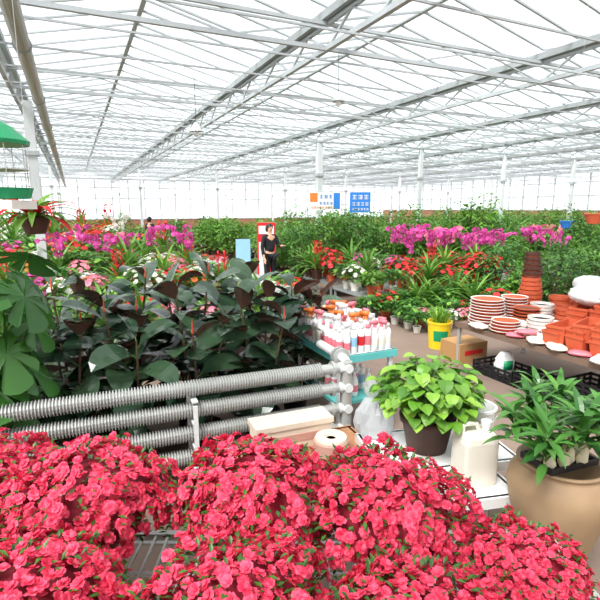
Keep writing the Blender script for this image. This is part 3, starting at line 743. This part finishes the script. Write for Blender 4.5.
fill(20.5,24,-7.4,2.3,1.1,MIX,z=0.35,grp='distant potted flowers',scv=(2.2,2.8))
fill(27,33,-7.3,3.5,1.7,[SHG[1],RED[0],SHD[1],WHT,PAL[0],MAG],z=0.25,grp='distant mixed plants',scv=(.75,.95))
fill(12,18,-6.6,-6,1.2,[SHD[0],SHG[1],SHD[1]],z=0,grp='tall green plants by the side',scv=(.9,1.05))
fill(5.0,5.5,-2.4,-.7,.55,[SHD[0],SHD[1]],z=0,grp='dark green shrubs',scv=(.75,.85))
# across the far end of the aisle
fill(23,24.2,2.7,4.6,.8,[SHG[1],SHD[1],RED[0]],z=0,grp='distant mixed plants',scv=(.8,.95))
fill(14.6,15.6,3.6,4.4,.45,[RED[0],WHT,GRN2,PNK],z=0,grp='potted flowers at the aisle edge',scv=(1,1.3))
fill(9.3,9.7,3.5,4.3,.38,[GRN2,RED[1],GRN,WHT],z=0,grp='potted flowers at the aisle edge',scv=(1.0,1.3))

# ---------- signs, cabinet, lamps
def sign(loc,w,h,m1,label,bars,rows):
    p=MB(); p.box((0,0,0),(w,.03,h),m1); q=MB(); g=random.Random(int(loc[0]*100))
    for (x,z,bw,bh,mm) in bars: q.box((x*w,-.018,z*h),(bw*w,.006,bh*h),mm)
    for (z,hh,x0,x1,nc,mm) in rows:
        cw=(x1-x0)*w/nc
        for i in range(nc):
            cx=(x0*w)+cw*(i+.5); s=min(cw*.8,hh*h)
            for k in range(3): q.box((cx,-.023,z*h+(k-1)*s*.36),(s*(.9 if k!=1 else g.uniform(.5,.9)),.004,s*.11),mm)
            q.box((cx+g.uniform(-.2,.2)*s,-.023,z*h),(s*.12,.004,s*.95),mm)
            if i%2: q.box((cx+.32*s,-.023,z*h-.1*s),(s*.11,.004,s*.7),mm)
    wr=MB()
    for s in (-1,1): wr.tube([(s*w*.42,0,h/2),(s*w*.42,0,4.1-loc[2])],.006,4,'steel')
    T('hanging_sign',label,'sign',[('panel',p),('lettering',q),('hanging_wire',wr)]).put(loc,.1)
sign((.72,14,2.16),.92,.5,'plastic_white',"white hanging sign with orange and blue blocks",[(-.36,.2,.24,.5,'plastic_orange'),(.36,.0,.2,.9,'plastic_blue')],[(.25,.3,-.2,.24,3,'plastic_blue'),(-.12,.2,-.2,.24,4,'plastic_blue'),(-.36,.14,-.45,.24,8,'plastic_orange')])
sign((1.72,14,2.12),.6,.56,'plastic_blue',"bright blue hanging sign with white lettering",[],[(.26,.3,-.42,.42,3,'plastic_white'),(-.08,.2,-.42,.42,4,'plastic_white'),(-.34,.16,-.42,.42,6,'plastic_white')])
b=MB(); b.box((0,0,.8),(.46,.3,1.6),'plastic_red'); d=MB(); d.box((-.06,-.16,.62),(.26,.02,1.0),'plastic_white'); h=MB(); h.box((0,-.16,1.42),(.38,.02,.2),'plastic_white')
T('display_stand','red display stand with white panels in the aisle','display stand',[('body',b),('door',d),('header_panel',h)]).put((-.86,12.3,0),.1)
b=MB(); b.box((0,0,.8),(.36,.03,.8),'pale_blue'); m=MB()
for s in (-1,1): m.tube([(s*.16,0,.4),(s*.18,-.12,0)],.015,5,'white_paint'); m.tube([(s*.16,0,.4),(s*.18,.14,0)],.015,5,'white_paint')
T('notice_board','pale blue upright board on small legs in the aisle','board',[('panel',b),('leg',m)]).put((-1.42,12.0,0),.2)
l=MB(); l.lathe([(.02,.14),(.05,.1),(.1,.02),(.11,0),(.09,.0),(.03,.08)],16,'post_paint'); bu=MB(); bu.lathe([(.01,-.08),(.045,-.05),(.045,-.01),(.02,.05)],12,'plastic_white'); w=MB(); w.tube([(0,0,.13),(0,0,.9)],.005,4,'plastic_black')
LP=T('hanging_lamp','small white hanging lamp with flared shade on cord','lamp',[('shade',l),('bulb',bu),('cord',w)])
for p in ((-1.65,8.0,3.15),(.6,8.0,3.6)): LP.put(p,group='hanging lamps under the roof')

# ---------- people
def skinmesh(nodes,edges,name,mat,sub=1):
    me=bpy.data.meshes.new(name); me.from_pydata([n[0] for n in nodes],edges,[]); o=bpy.data.objects.new(name,me); COL.objects.link(o)
    md=o.modifiers.new('s','SKIN'); md.use_smooth_shade=True
    sv=me.skin_vertices[0].data
    for i,n in enumerate(nodes): sv[i].radius=n[1] if isinstance(n[1],tuple) else (n[1],n[1]); sv[i].use_root=(i==0)
    su=o.modifiers.new('u','SUBSURF'); su.levels=sub; su.render_levels=sub
    bpy.context.view_layer.update(); dg=bpy.context.evaluated_depsgraph_get()
    r=bpy.data.meshes.new_from_object(o.evaluated_get(dg)); r.name=name
    bpy.data.objects.remove(o); r.materials.clear(); r.materials.append(MATS[mat]); r.polygons.foreach_set('use_smooth',[True]*len(r.polygons)); return r
def person(loc,rz,top,bottom,label,armup=False,sc=1):
    n=[((0,0,.92),(.13,.1))];e=[]
    def ad(p,r,par): n.append((p,r)); e.append((par,len(n)-1)); return len(n)-1
    wa=ad((0,0,1.06),(.11,.085),0); ch=ad((0,0,1.25),(.14,.095),wa); nb=ad((0,0,1.37),(.06,.055),ch); nk=ad((0,-.005,1.43),(.045,.045),nb)
    j=ad((0,-.015,1.485),(.06,.065),nk); hm=ad((0,-.01,1.545),(.072,.088),j); ht=ad((0,.005,1.605),(.055,.065),hm)
    for s in (-1,1):
        sh=ad((s*.165,0,1.335),.052,ch); 
        if armup and s==1: el=ad((s*.24,-.06,1.1),.038,sh); wr=ad((s*.16,-.27,1.12),.026,el); pa=ad((s*.14,-.34,1.13),(.034,.018),wr); d=Vector((-.1,-1,.1)).normalized(); sp=Vector((1,0,0))
        else: el=ad((s*.215,.01,1.08),.038,sh); wr=ad((s*.215,-.06,.86),.026,el); pa=ad((s*.212,-.08,.79),(.018,.034),wr); d=Vector((0,-.25,-1)).normalized(); sp=Vector((0,1,0))
        P=Vector(n[pa][0])
        for q,L in ((-.027,.058),(-.009,.07),(.009,.075),(.027,.062)):
            a=P+sp*q+d*.035; k=ad(tuple(a),.009,pa); k2=ad(tuple(a+d*L*.55),.0085,k); ad(tuple(a+d*L+Vector((-s*.012,0,0))),.007,k2)
        th=ad(tuple(P-sp*.038-d*.01),.01,pa); ad(tuple(P-sp*.06+d*.03),.008,th)
        hp=ad((s*.09,0,.86),(.09,.09),0); kn=ad((s*.1,-.015,.48),.056,hp); an=ad((s*.1,.015,.09),.037,kn); ad((s*.11,-.13,.035),(.04,.028),an)
    root=obj('person',None,loc,rz,sc,label=label,cat='person'); root.empty_display_size=.1
    obj('body',skinmesh(n,e,'body','skin',2),parent=root)
    f=MB(); f.lathe([(.002,-.012),(.012,0),(.006,.02),(.001,.03)],8,'skin',c=(0,-.108,1.53)); obj('nose',f.mesh('nose'),parent=root)
    for s in (-1,1):
        f=MB(); f.lathe([(.001,-.008),(.012,0),(.001,.008)],10,'hair',c=(s*.03,-.094,1.555),sy=.5); obj('eye',f.mesh('eye'),parent=root)
        f=MB(); f.lathe([(.004,-.025),(.012,0),(.014,.02),(.003,.03)],8,'skin',c=(s*.078,.0,1.54),sx=.5,sy=1.3); obj('ear',f.mesh('ear'),parent=root)
    f=MB(); f.lathe([(.001,-.005),(.022,0),(.001,.005)],10,'plastic_red',c=(0,-.084,1.5),sy=.4); obj('mouth',f.mesh('mouth'),parent=root)
    hr=MB(); vs=[];fs=[];N=18;K=9
    for i in range(K+1):
        t=pi*i/K*.72
        for q in range(N):
            w=2*pi*q/N; front=max(0,-sin(w)); tt=t*(1-.5*front); r=sin(tt)
            vs.append((.088*r*cos(w),.01+.105*r*sin(w),1.56+.098*cos(tt)-(.02*t if front<.2 else 0)))
    for i in range(K):
        for q in range(N): fs.append((i*N+q,(i+1)*N+q,(i+1)*N+(q+1)%N,i*N+(q+1)%N))
    hr.add(vs,fs,'hair'); obj('hair',hr.mesh('hair',True),parent=root)
    n2=[((0,0,.94),(.155,.125)),((0,0,1.06),(.128,.1)),((0,0,1.25),(.155,.11)),((0,0,1.365),(.075,.065))]; e2=[(0,1),(1,2),(2,3)]
    for s in (-1,1):
        k=len(n2); up=(armup and s==1)
        n2+=[((s*.165,0,1.335),.064),((s*.24,-.06,1.1) if up else (s*.215,.01,1.08),.05),((s*.17,-.25,1.12) if up else (s*.215,-.05,.9),.038)]; e2+=[(2,k),(k,k+1),(k+1,k+2)]
    obj('jacket',skinmesh(n2,e2,'jacket',top,2),parent=root)
    n3=[((0,0,.95),(.14,.115)),((-.09,0,.86),.1),((-.1,-.015,.48),.07),((-.1,.015,.1),.055),((.09,0,.86),.1),((.1,-.015,.48),.07),((.1,.015,.1),.055)]
    obj('trousers',skinmesh(n3,[(0,1),(1,2),(2,3),(0,4),(4,5),(5,6)],'trousers',bottom,2),parent=root)
    for s in (-1,1):
        f=MB(); f.lathe([(.045,0),(.05,.02),(.042,.05),(.02,.07),(.001,.075)],14,'shoe',c=(s*.105,-.05,.0),sx=.9,sy=2.3); obj('shoe',f.mesh('shoe',True),parent=root)
person((-.72,11.4,0),.7,'cloth_black','cloth_black','person in black clothes standing in the aisle, arm raised',True,.97)
person((-5.72,18.5,0),2.6,'cloth_black','cloth_navy','person with dark hair in dark jacket among the flowers')

# ---------- light & camera
w=bpy.data.worlds.new('World'); S.world=w; w.use_nodes=True
bg=w.node_tree.nodes['Background']; bg.inputs[0].default_value=(.95,.975,1,1); bg.inputs[1].default_value=2.55
sd=bpy.data.lights.new('Sun','SUN'); sd.energy=15; sd.angle=.4; sd.color=(1,.97,.92); so=bpy.data.objects.new('Sun',sd); COL.objects.link(so)
so.rotation_euler=(math.radians(32),math.radians(-22),0)
cd=bpy.data.cameras.new('Camera'); cd.sensor_width=36; cd.lens=28.8; co=bpy.data.objects.new('Camera',cd); COL.objects.link(co)
co.location=(0,0,1.95); co.rotation_euler=(math.radians(90-10.8),0,0); cd.clip_end=300; S.camera=co
S.view_settings.view_transform='Standard'
S.view_settings.exposure=.08
